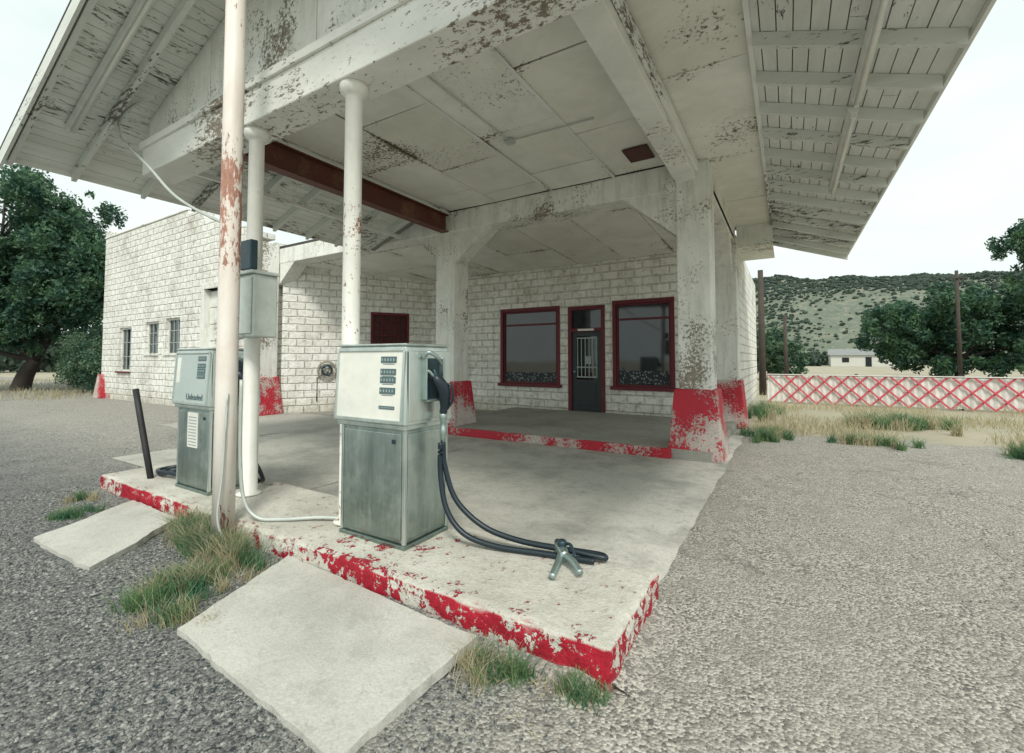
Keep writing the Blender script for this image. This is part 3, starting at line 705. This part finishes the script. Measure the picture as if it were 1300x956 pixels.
# ------------------------------------------------------------------ pumps
def pump(ox,oy,hoses,facemat,second=False):
    g=group('gas_pump',(ox+.325,oy+.225,.18))
    Z=.18; w,d=.65,.45
    def bx(n,l,m,b=.006): return boxes(n,[(ox+a,ox+b_,oy+c,oy+d_,Z+e,Z+f) for a,b_,c,d_,e,f in l],m,g,b)
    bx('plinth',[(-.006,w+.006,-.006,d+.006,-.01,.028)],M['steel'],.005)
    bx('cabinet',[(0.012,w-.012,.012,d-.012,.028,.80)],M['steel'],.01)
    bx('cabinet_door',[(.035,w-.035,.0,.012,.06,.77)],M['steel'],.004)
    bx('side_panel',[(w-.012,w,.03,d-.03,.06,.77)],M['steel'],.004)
    bx('corner_trims',[(0,.024,0,.024,.03,.8),(w-.024,w+.002,-.002,.024,.03,.8),(w-.024,w+.002,d-.024,d,.03,.8),(0,.024,d-.024,d,.03,.8)],M['steel2'],.004)
    bx('lock',[(w-.12,w-.09,-.008,0.002,.70,.73)],M['castdark'],.003)
    bx('belt',[(-.03,w+.015,-.02,d+.01,.80,.83)],M['steel2'],.006)
    x0,x1,y0,y1=-.05,w+.03,-.035,d+.02; z0,z1=.83,1.375
    tx=.022; ty=.03
    V=[(ox+x0,oy+y0,Z+z0),(ox+x1,oy+y0,Z+z0),(ox+x1,oy+y1,Z+z0),(ox+x0,oy+y1,Z+z0),(ox+x0+tx,oy+y0+ty,Z+z1),(ox+x1-tx,oy+y0+ty,Z+z1),(ox+x1-tx,oy+y1-ty,Z+z1),(ox+x0+tx,oy+y1-ty,Z+z1)]
    mesh('head',V,BF,M['steel2'],g,.012)
    bx('head_cap',[(x0+tx-.008,x1-tx+.008,y0+ty-.008,y1-ty+.008,z1,z1+.018)],M['steel2'],.008)
    def fy(z): return y0+ty*(z-z0)/(z1-z0)
    def fpanel(n,a,b,za,zb,off,th,m,bev=.002):
        V=[(ox+a,oy+fy(za)-off-th,Z+za),(ox+b,oy+fy(za)-off-th,Z+za),(ox+b,oy+fy(za)-off+.002,Z+za),(ox+a,oy+fy(za)-off+.002,Z+za),
           (ox+a,oy+fy(zb)-off-th,Z+zb),(ox+b,oy+fy(zb)-off-th,Z+zb),(ox+b,oy+fy(zb)-off+.002,Z+zb),(ox+a,oy+fy(zb)-off+.002,Z+zb)]
        return mesh(n,V,BF,m,g,bev)
    fpanel('dial_face',x0+.035,x1-.035,z0+.035,z1-.035,0,.004,facemat)
    fx0,fx1=x0+.02,x1-.02
    for n,a,b,za,zb in (('bezel_top',fx0+.01,fx1-.01,z1-.035,z1-.018),('bezel_bottom',fx0,fx1,z0+.012,z0+.035),('bezel_left',fx0,fx0+.018,z0+.035,z1-.035),('bezel_right',fx1-.018,fx1,z0+.035,z1-.035)):
        fpanel(n,a,b,za,zb,0,.014,M['steel2'])
    cx=x1-.25
    rows=[1.28,1.195,1.14,1.065,.95]
    if second: rows=[1.29,1.22,1.17,1.12]
    for i,zr in enumerate(rows):
        a=cx; b=cx+.15
        hgt=.044 if i<4 else .022
        fpanel('counter_%d'%i,a,b,zr-hgt/2,zr+hgt/2,.004,.005,M['label'])
        nd_=5 if i<4 else 9
        for q in range(nd_):
            s=(b-a-.01)/nd_
            fpanel('digit',a+.010+q*s,a+.010+q*s+s*.35,zr-hgt*.2,zr+hgt*.2,.009,.0012,M['greyframe'],0)
        if i<4 and not second:
            fpanel('caption_%d'%i,a+.02,b-.02,zr-hgt/2-.011,zr-hgt/2-.007,.004,.002,M['label'],0)
    fpanel('faded_card',x0+.06,x0+.13,1.05,1.30,.004,.001,M['face'],0)
    if second:
        tc=bpy.data.curves.new('grade_label','FONT'); tc.body='Unleaded'; tc.size=.085; tc.extrude=.001; tc.materials.append(M['label'])
        t=bpy.data.objects.new('grade_label',tc); link(t,g); t.location=(ox+x0+.30,oy+fy(.9)-.007,Z+.89); t.rotation_euler=(math.radians(90),0,0)
        bx('warning_sign',[(.22,.42,-.004,-.0005,.42,.76)],M['paper'],.0)
        bx('warning_lines',[(.24,.40,-.006,-.0042,.44+i*.03,.450+i*.03) for i in range(10)],M['greyframe'],0)
    sx=x1
    bx('side_plate',[(sx-.004,sx+.008,.0,d-.02,.86,1.34)],M['steel2'],.004)
    bx('nozzle_boot_frame',[(sx+.006,sx+.05,.12,.135,1.0,1.29),(sx+.006,sx+.05,.30,.315,1.0,1.29),(sx+.006,sx+.05,.135,.30,.985,1.0)],M['cast'],.005)
    bx('nozzle_boot_recess',[(sx+.004,sx+.012,.135,.30,1.0,1.29)],M['castdark'],0)
    tube('boot_hook',[(ox+sx+.02,oy+.12,Z+1.29),(ox+sx+.06,oy+.13,Z+1.33),(ox+sx+.09,oy+.18,Z+1.30),(ox+sx+.08,oy+.24,Z+1.25)],.014,M['cast'],g)
    tube('lever',[(ox+sx+.01,oy+.2,Z+1.19),(ox+sx+.05,oy+.2,Z+1.2),(ox+sx+.07,oy+.2,Z+1.14)],.016,M['castdark'],g)
    nx,ny=ox+sx+.075,oy+.25
    tube('nozzle_body',[(nx-.02,ny-.06,Z+1.16),(nx,ny-.04,Z+1.13),(nx+.02,ny,Z+1.06),(nx+.015,ny+.02,Z+.98),(nx,ny+.02,Z+.90)],lambda t:.028+.02*math.sin(math.pi*min(1,t*1.1)),M['rubber'],g)
    tube('nozzle_spout',[(nx-.02,ny-.06,Z+1.16),(nx-.04,ny-.10,Z+1.2),(nx-.06,ny-.12,Z+1.14)],.012,M['cast'],g)
    tube('trigger_guard',[(nx+.03,ny+.0,Z+1.11),(nx+.075,ny+.02,Z+1.09),(nx+.08,ny+.03,Z+1.0),(nx+.03,ny+.03,Z+.93)],.010,M['rubber'],g)
    tube('trigger',[(nx+.02,ny+.0,Z+1.08),(nx+.05,ny+.02,Z+1.04),(nx+.04,ny+.02,Z+.97)],.007,M['castdark'],g)
    lathe('hose_swivel',[(.02,Z+.90),(.026,Z+.89),(.026,Z+.85),(.018,Z+.84),(.018,Z+.80),(.024,Z+.79),(.024,Z+.74),(.018,Z+.73),(.0175,Z+.68)],(nx,ny+.02,0),M['cast'],g,16)
    for i,h in enumerate(hoses): tube('hose_%d'%(i+1),h,.019,M['rubber'],g,sub=14)
    return g
ox,oy=-2.87,2.26
nx,ny=ox+.68+.075,oy+.27
pump(ox,oy,[[(nx,ny,.87),(nx+.01,ny+.01,.70),(nx+.10,ny+.03,.47),(nx+.30,ny+.08,.31),(nx+.55,ny+.14,.245),(nx+.85,ny+.19,.235),(nx+1.03,ny+.22,.225),(nx+1.11,ny+.25,.215),(nx+1.05,ny+.30,.205),(nx+.85,ny+.27,.203)],
            [(nx-.005,ny-.02,.87),(nx-.005,ny-.02,.66),(nx+.06,ny-.03,.42),(nx+.2,ny-.01,.27),(nx+.42,ny+.05,.21),(nx+.70,ny+.12,.203),(nx+.95,ny+.17,.203),(nx+1.06,ny+.19,.205)]],M['face'])
ox1,oy1=-5.33,2.2
pump(ox1,oy1,[[(ox1+.755,oy1+.27,.87),(ox1+.77,oy1+.3,.6),(ox1+.8,oy1+.42,.3),(ox1+.6,oy1+.52,.205),(ox1+.2,oy1+.52,.203)]],M['face2'],True)
tube('hose_coil',[(-5.40,2.62,.75),(-5.46,2.6,.55),(-5.55,2.5,.36),(-5.75,2.35,.24),(-5.95,2.3,.205),(-6.05,2.42,.203),(-5.9,2.56,.203),(-5.65,2.5,.205),(-5.55,2.38,.21),(-5.7,2.3,.24),(-5.9,2.27,.235),(-6.08,2.36,.22),(-6.0,2.52,.23),(-5.7,2.58,.22)],.022,M['rubber'],None)
tube('steel_bollard_pipe',[(-5.90,2.2,.17),(-6.22,2.15,1.13)],.03,M['darkpipe'],None,sub=3)
N=group('fuel_nozzle',(-1.25,2.6,.22))
tube('inlet_body',[(-1.36,2.83,.225),(-1.31,2.76,.235),(-1.27,2.70,.24)],lambda t:.022+.014*t,M['castdark'],N)
tube('valve_block',[(-1.29,2.72,.24),(-1.245,2.66,.25),(-1.20,2.60,.245)],lambda t:.038-.006*t,M['cast'],N)
tube('spout',[(-1.22,2.63,.25),(-1.13,2.57,.24),(-1.06,2.51,.215)],lambda t:.026-.006*t,M['cast'],N)
tube('grip',[(-1.24,2.65,.245),(-1.215,2.53,.225),(-1.19,2.40,.205)],lambda t:.024-.004*t,M['cast'],N)
tube('guard',[(-1.27,2.7,.27),(-1.19,2.66,.30),(-1.13,2.60,.26)],.01,M['castdark'],N)
lathe('cap',[(.024,0),(.03,.01),(.03,.035),(.02,.045)],(-1.25,2.67,.27),M['castdark'],N,16)

# ------------------------------------------------------------------ fence
Fg=group('lattice_fence',(6,17.8,0))
fx0,fx1,fy,fh=-.6,22,17.8,.98
V=[];F=[]
n=int((fx1-fx0)/.04)
for i in range(n+1):
    xx=fx0+(fx1-fx0)*i/n; yy=fy+.012*math.sin(i*math.pi/2)
    V+=[(xx,yy,.05),(xx,yy,fh-.06)]
for i in range(n): F.append((2*i,2*i+2,2*i+3,2*i+1))
mesh('white_sheets',V,F,M['fencewhite'],Fg)
lat=[]
st=.46
xx=fx0
while xx<fx1:
    for s in (1,-1):
        j=random.uniform(-.012,.012)
        xa,xb=(xx,xx+.9) if s==1 else (xx+.9,xx)
        yy=fy-.05 if s==1 else fy-.075
        hw=.031
        lat.append(([(xa-hw+j,yy,.03),(xa+hw+j,yy,.03),(xb+hw,yy,fh),(xb-hw,yy,fh)],(0,.022,0)))
    xx+=st
prisms('diagonal_rails',lat,M['redpale'],Fg)
boxes('top_bottom_rails',[(fx0,fx1,fy-.1,fy-.078,fh-.03,fh)],M['fencewhite'],Fg)
boxes('posts',[(fx0+i*2.4,fx0+i*2.4+.08,fy+.02,fy+.1,0,fh+.03) for i in range(10)],M['woodpole'],Fg)

# ------------------------------------------------------------------ vegetation
def blades(name,pts,hmin,hmax,mat,w=.004,lean=.5,par=None):
    N=len(pts); P0=np.array(pts)
    a=rng.uniform(0,6.28,N); h=rng.uniform(hmin,hmax,N); ln=rng.uniform(.1,lean,N)*h
    la=rng.uniform(0,6.28,N)
    dx=np.cos(a)*w; dy=np.sin(a)*w
    top=P0+np.stack([np.cos(la)*ln,np.sin(la)*ln,h],1)
    mid=P0+np.stack([np.cos(la)*ln*.3,np.sin(la)*ln*.3,h*.55],1)
    s=np.stack([dx,dy,np.zeros(N)],1)
    V=np.stack([P0-s,P0+s,mid+s*.7,mid-s*.7, mid-s*.7,mid+s*.7,top+s*.1,top-s*.1],1).reshape(-1,3)
    return npmesh(name,V,4,mat,par)
def patch(cx,cy,rx,ry,N,z=0,k=60):
    out=[]
    cl=[(rng.normal(0,.5)*rx+cx,rng.normal(0,.5)*ry+cy,rng.uniform(.5,1.2)) for _ in range(max(3,N//k))]
    for _ in range(N):
        c=cl[rng.integers(len(cl))]; out.append((c[0]+rng.normal(0,(.03+.05*rx)*c[2]),c[1]+rng.normal(0,(.03+.04*ry)*c[2]),z))
    return out
def tuft(cx,cy,rx,ry,Ng,Nd,h=.2,w=.003):
    g=group('grass_clump',(cx,cy,0))
    if Ng: blades('green_blades',patch(cx,cy,rx,ry,Ng),h*.25,h,M['grass'],w,1.2,g)
    if Nd: blades('dry_blades',patch(cx,cy,rx,ry,Nd),h*.25,h*1.1,M['drygrass'],w*.7,1.2,g)
tuft(-3.75,1.78,.42,.12,2200,2000,.22)
tuft(-3.35,1.42,.26,.22,1800,1400,.13)
tuft(-4.15,1.87,.28,.06,1100,500,.24)
tuft(-3.0,1.25,.2,.12,450,250,.09)
tuft(-1.15,1.80,.20,.09,300,280,.13)
tuft(-.80,1.87,.10,.05,420,60,.09)
tuft(-1.9,1.95,.35,.02,120,160,.06)
tuft(-5.75,1.55,.15,.15,500,100,.10)
tuft(-6.3,1.75,.2,.12,250,200,.10)
tuft(-.35,9.7,.35,.5,900,500,.25,.006)
tuft(1.2,9.9,.5,.25,900,500,.2,.006)
tuft(3.2,9.6,.6,.3,1100,400,.28,.007)
tuft(4.3,9.3,.5,.4,1200,300,.35,.007)
tuft(2.0,12.6,.8,.5,1200,500,.35,.008)
tuft(-.6,13.5,.4,1.2,900,500,.35,.008)
pts=[]
for _ in range(900):
    pts.append((rng.uniform(-4.3,-.7),1.95-abs(rng.normal(0,.16)),.012))
blades('twig_litter',pts,.004,.02,M['drygrass'],.006,3.5)
pts=[]
for _ in range(30000):
    x=rng.uniform(-.6,13); y=rng.uniform(10.2,17.7)
    if mnoise.noise(Vector((x*.6,y*.6,2)))+.35>rng.random()*.9: pts.append((x,y,0))
blades('dry_grass_field',pts,.05,.24,M['drygrass'],.007,.9)
pts=[]
for _ in range(12000):
    x=rng.uniform(-2,30); y=rng.uniform(18,30)
    if mnoise.noise(Vector((x*.5,y*.5,5)))+.3>rng.random(): pts.append((x,y,0))
blades('dry_grass_field',pts,.08,.35,M['drygrass'],.012,.9)
pts=[]
for _ in range(9000):
    x=rng.uniform(-45,-22.6); y=rng.uniform(4.5,12)
    if mnoise.noise(Vector((x*.4,y*.4,5)))+.3>rng.random(): pts.append((x,y,0))
blades('dry_grass_field',pts,.06,.3,M['drygrass'],.012,.9)

def tree(name,base,height,crowns,nleaf,ls,mat,trunk_r=.25,lean=(0,0),seed=1,forks=6,fk=.22):
    r=np.random.default_rng(seed); g=group(name,base)
    base=Vector(base); V=[];F=[]
    def add(path,rad):
        v,f=tube_geo(path,rad,8); o=len(V); V.extend(v); F.extend([tuple(i+o for i in q) for q in f])
    fork=base+Vector((lean[0]*.4,lean[1]*.4,height*fk))
    add(smooth_path([base-Vector((0,0,.1)),base+Vector((lean[0]*.15,lean[1]*.15,height*fk*.5)),fork],5),lambda t:trunk_r*(1.25-.45*t))
    cent=[]
    for (cx,cy,cz,rx,ry,rz_) in crowns:
        c=Vector((cx,cy,cz))
        mid=fork.lerp(c,.5)+Vector(r.normal(0,.25,3))
        add(smooth_path([fork,mid,c+Vector((0,0,rz_*.3))],5),lambda t:trunk_r*.5*(1-.8*t))
        for k in range(forks):
            d=Vector(r.normal(0,1,3)).normalized(); e=c+Vector((d.x*rx*.85,d.y*ry*.85,d.z*rz_*.85)); s=mid.lerp(c,r.random())
            add(smooth_path([s,s.lerp(e,.5)+Vector(r.normal(0,.15,3)),e],4),lambda t:trunk_r*.16*(1-.85*t))
            cent.append((e,min(rx,rz_)*.34)); cent.append((s.lerp(e,.6),min(rx,rz_)*.32))
        for k in range(int(forks*4.5)):
            d=Vector(r.normal(0,1,3)).normalized()*r.uniform(.35,1.1)**.5
            cent.append((c+Vector((d.x*rx,d.y*ry,d.z*rz_)),min(rx,rz_)*r.uniform(.10,.32)))
    mesh('trunk_and_limbs',V,F,M['bark'],g,smooth=True)
    C_=np.array([tuple(c[0]) for c in cent]); R_=np.array([c[1] for c in cent])
    w=R_**2.0; idx=r.choice(len(cent),nleaf,p=w/w.sum())
    d=r.normal(0,1,(nleaf,3)); d/=np.linalg.norm(d,axis=1)[:,None]
    p=C_[idx]+d*(R_[idx]*r.uniform(.2,1.15,nleaf)**.7*1.25)[:,None]
    n1=r.normal(0,1,(nleaf,3)); n1/=np.linalg.norm(n1,axis=1)[:,None]
    n2=np.cross(n1,r.normal(0,1,(nleaf,3))); n2/=np.linalg.norm(n2,axis=1)[:,None]
    sz=ls*r.uniform(.5,1.3,nleaf)[:,None]
    q=np.stack([p-n1*sz,p+n2*sz*.45,p+n1*sz,p-n2*sz*.45],1).reshape(-1,3)
    npmesh('foliage',q,4,mat,g)
    return g
tree('deciduous_tree',(-30.8,6.2,0),10.6,[(-31.5,5.6,8.4,3.2,3.0,2.2),(-28.4,7.4,6.4,2.4,2.3,1.9),(-31.5,3.6,5.6,3.0,2.8,2.2),(-34.0,7.0,5.5,3.4,3,3.0),(-29.6,7.6,8.5,2.0,1.8,1.4),(-29.0,7.0,4.4,2.2,2,1.6),(-32.6,3.8,3.0,2.6,2.2,1.7),(-27.4,7.2,4.6,1.5,1.5,1.3),(-31.0,4.6,4.0,2.2,1.6,1.3),(-29.2,6.0,3.0,1.4,1.2,1.0)],150000,.105,M['leaf'],.30,(1.8,.9),3,fk=.14)
tree('shrub',(-26.6,7.6,0),2.6,[(-26.6,7.6,1.5,1.3,1.2,1.2),(-25.2,7.4,1.2,.9,.9,1.0),(-27.9,8.6,1.8,1.3,1.3,1.5),(-29.3,8.2,1.2,1.4,1.1,1.0)],24000,.07,M['leaf2'],.06,(.1,.1),5)
tree('deciduous_tree',(11.2,47.5,0),6.8,[(11.2,47.5,4.6,4.0,3,2.3),(7.5,47.2,3.6,2.8,2.4,2.2),(15.0,47,4.8,3.7,3,2.4),(9.6,47,2.0,3.6,2.4,1.8),(14,47,1.9,3.8,2.4,1.8),(18.5,46,4.4,3.7,3,2.8),(19,46,2,3.5,2.4,1.8)],90000,.17,M['leaf'],.25,(.3,.2),11)
tree('deciduous_tree',(13.6,32.5,0),9.8,[(12.6,33,8.0,2.4,2.2,1.2),(10.6,32.0,7.1,1.7,1.5,.9),(14.6,32,7.3,2.8,2.8,2.1),(10.4,31.8,5.6,1.2,1.1,.6),(12.2,33,5.9,1.6,1.4,.7)],44000,.095,M['leaf'],.20,(.3,.2),17)
tree('shrub',(-1.2,38,0),4,[(-1.0,38,2.5,1.6,1.5,1.4),(-.2,38.5,1.4,1.3,1.2,1.2),(-2.2,38,2.0,1.4,1.2,1.6)],14000,.15,M['leaf2'],.12,(.1,.1),19)
tree('shrub',(5.3,12.6,0),.7,[(5.3,12.6,.35,.55,.5,.35)],3500,.05,M['leaf'],.02,(0,0),23)
def mass(name,lst,n,ls,mat,seed):
    r=np.random.default_rng(seed); Q=[]
    for (cx,cy,cz,R) in lst:
        d=r.normal(0,1,(n,3)); d/=np.linalg.norm(d,axis=1)[:,None]; d*=(r.uniform(.3,1,n)**.5)[:,None]
        p=np.array([cx,cy,cz])+d*np.array([R*1.3,R,R*.8])*(1+.25*np.sin(d[:,0:1]*7+cx))
        p=p[p[:,2]>0]; m=len(p)
        n1=r.normal(0,1,(m,3)); n1/=np.linalg.norm(n1,axis=1)[:,None]; n2=np.cross(n1,r.normal(0,1,(m,3))); n2/=np.linalg.norm(n2,axis=1)[:,None]
        Q.append(np.stack([p-n1*ls,p+n2*ls*.6,p+n1*ls,p-n2*ls*.6],1).reshape(-1,3))
    npmesh(name,np.concatenate(Q),4,mat)
r0=np.random.default_rng(5)
mass('distant_trees',[(r0.uniform(-20,90),r0.uniform(110,170),r0.uniform(.5,2),r0.uniform(2,4)) for _ in range(44)],600,.45,M['scrub'],6)
mass('distant_trees',[(r0.uniform(-130,-70),r0.uniform(-10,50),r0.uniform(1,3),r0.uniform(3,6)) for _ in range(26)],900,.5,M['scrub'],8)

def hh(x,y):
    cx=(x-18)/150; cy=(y-330)/120
    b=max(0,1-(abs(cx)**2.6)); d=max(0,1-(cy*cy))
    n=mnoise.fractal(Vector((x*.012,y*.012,1)),1,2,5)
    return 51*(b**.7)*(d**1.1)*(1+.16*n)+ (n*2 if b*d>0.02 else 0) -.5
V=[];F=[];nx_,ny_=140,80
for j in range(ny_+1):
    for i in range(nx_+1):
        x=-135+320*i/nx_; y=205+250*j/ny_; V.append((x,y,hh(x,y)))
for j in range(ny_):
    for i in range(nx_):
        a=j*(nx_+1)+i; F.append((a,a+1,a+nx_+2,a+nx_+1))
mesh('hill',V,F,M['hill'],smooth=True)
ic=bmesh.new(); bmesh.ops.create_icosphere(ic,subdivisions=1,radius=1); iv=np.array([tuple(v.co) for v in ic.verts]); ifc=np.array([[v.index for v in f.verts] for f in ic.faces]); ic.free()
Q=[]
for _ in range(26000):
    x=rng.uniform(-60,165); y=rng.uniform(210,335); z=hh(x,y)
    if z<.5 or mnoise.noise(Vector((x*.03,y*.03,4)))+.6<rng.random(): continue
    s=.3+.8*rng.random()**1.8; Q.append((iv*rng.uniform(.6,1.25,(len(iv),3))*s*np.array([1.2,1.2,.85])+np.array([x,y,z+s*.4]))[ifc.ravel()])
npmesh('hill_shrubs',np.concatenate(Q),3,M['scrub'])
V=[];F=[];n=80
for i in range(n+1):
    t=i/n; x=-700+500*t; y=-150+700*t
    h=18+10*mnoise.noise(Vector((t*7,0,0)))
    V+=[(x-60,y+60,h),(x,y,-1)]
for i in range(n): F.append((2*i,2*i+1,2*i+3,2*i+2))
mesh('distant_hills',V,F,M['hill'],smooth=True)

def upole(x,y,h,arm=True):
    g=group('utility_pole',(x,y,0)); lathe('pole',[(.14,0),(.10,h)],(x,y,0),M['woodpole'],g,12)
    if arm:
        boxes('crossarm',[(x-.45,x+.45,y-.16,y-.07,h-.6,h-.5)],M['woodpole'],g)
        for q in (-.4,.4): lathe('insulator',[(.03,h-.5),(.05,h-.45),(.02,h-.36)],(x+q,y-.115,0),M['castdark'],g,8)
upole(-.9,21.5,5.2,False); upole(10.4,43.8,7.8,True); upole(-.1,36,4.5,False)
g=group('distant_house',(14,120,0))
boxes('walls',[(8,22,120,126,0,2.4)],M['farwall'],g); prisms('roof',[([(7.6,119.6,2.4),(7.6,126.4,2.4),(7.6,123,3.8)],(14.8,0,0))],M['tin'],g)
boxes('openings',[(10,11.2,119.93,119.99,.9,1.9),(14,15,119.93,119.99,0,2),(18,19.4,119.93,119.99,.9,1.9)],M['dark'],g)

# ------------------------------------------------------------------ world, sun, camera
W_=bpy.data.worlds.new('World'); S.world=W_; W_.use_nodes=True
nt=W_.node_tree; nd=nt.nodes; lk=nt.links; bg=nd['Background']
sky=nd.new('ShaderNodeTexSky'); sky.sky_type='NISHITA'; sky.sun_disc=False
EL,AZ=math.radians(47),math.radians(142)
sky.sun_elevation=EL; sky.sun_rotation=AZ; sky.dust_density=4; sky.air_density=1
hs=nd.new('ShaderNodeHueSaturation'); hs.inputs['Saturation'].default_value=.15; lk.new(sky.outputs[0],hs.inputs['Color'])
tc=nd.new('ShaderNodeTexCoord'); no=nd.new('ShaderNodeTexNoise'); no.inputs['Scale'].default_value=2.2; no.inputs['Detail'].default_value=4
mp=nd.new('ShaderNodeMapping'); mp.inputs['Scale'].default_value=(1,1,3); lk.new(tc.outputs['Generated'],mp.inputs[0]); lk.new(mp.outputs[0],no.inputs['Vector'])
rp=nd.new('ShaderNodeValToRGB'); rp.color_ramp.elements[0].position=.35; rp.color_ramp.elements[1].position=.7
rp.color_ramp.elements[0].color=(.76,.87,.845,1); rp.color_ramp.elements[1].color=(.935,1,.96,1); lk.new(no.outputs['Fac'],rp.inputs[0])
sc=nd.new('ShaderNodeVectorMath'); sc.operation='SCALE'; sc.inputs['Scale'].default_value=7.9; lk.new(rp.outputs[0],sc.inputs[0])
mx=nd.new('ShaderNodeMix'); mx.data_type='RGBA'; mx.inputs[0].default_value=.9; lk.new(hs.outputs[0],mx.inputs[6]); lk.new(sc.outputs[0],mx.inputs[7])
lk.new(mx.outputs[2],bg.inputs['Color']); bg.inputs['Strength'].default_value=.15
sl=bpy.data.lights.new('sun','SUN'); sl.energy=2.6; sl.angle=math.radians(14); sl.color=(1,.955,.87)
so=bpy.data.objects.new('sun',sl); COL.objects.link(so)
d=Vector((math.sin(AZ)*math.cos(EL),math.cos(AZ)*math.cos(EL),math.sin(EL)))
so.rotation_euler=(-d).to_track_quat('-Z','Y').to_euler(); so.location=d*30

cam=bpy.data.cameras.new('camera'); co=bpy.data.objects.new('camera',cam); COL.objects.link(co); S.camera=co
cam.sensor_fit='HORIZONTAL'; cam.sensor_width=36; cam.lens=36*575/1300; cam.shift_y=-44.5/1300; cam.clip_end=4000; cam.clip_start=.05
co.location=(0,0,1.46)
yaw=math.radians(31.3); pit=math.radians(2.3)
co.rotation_euler=(math.radians(90)+pit,0,yaw)
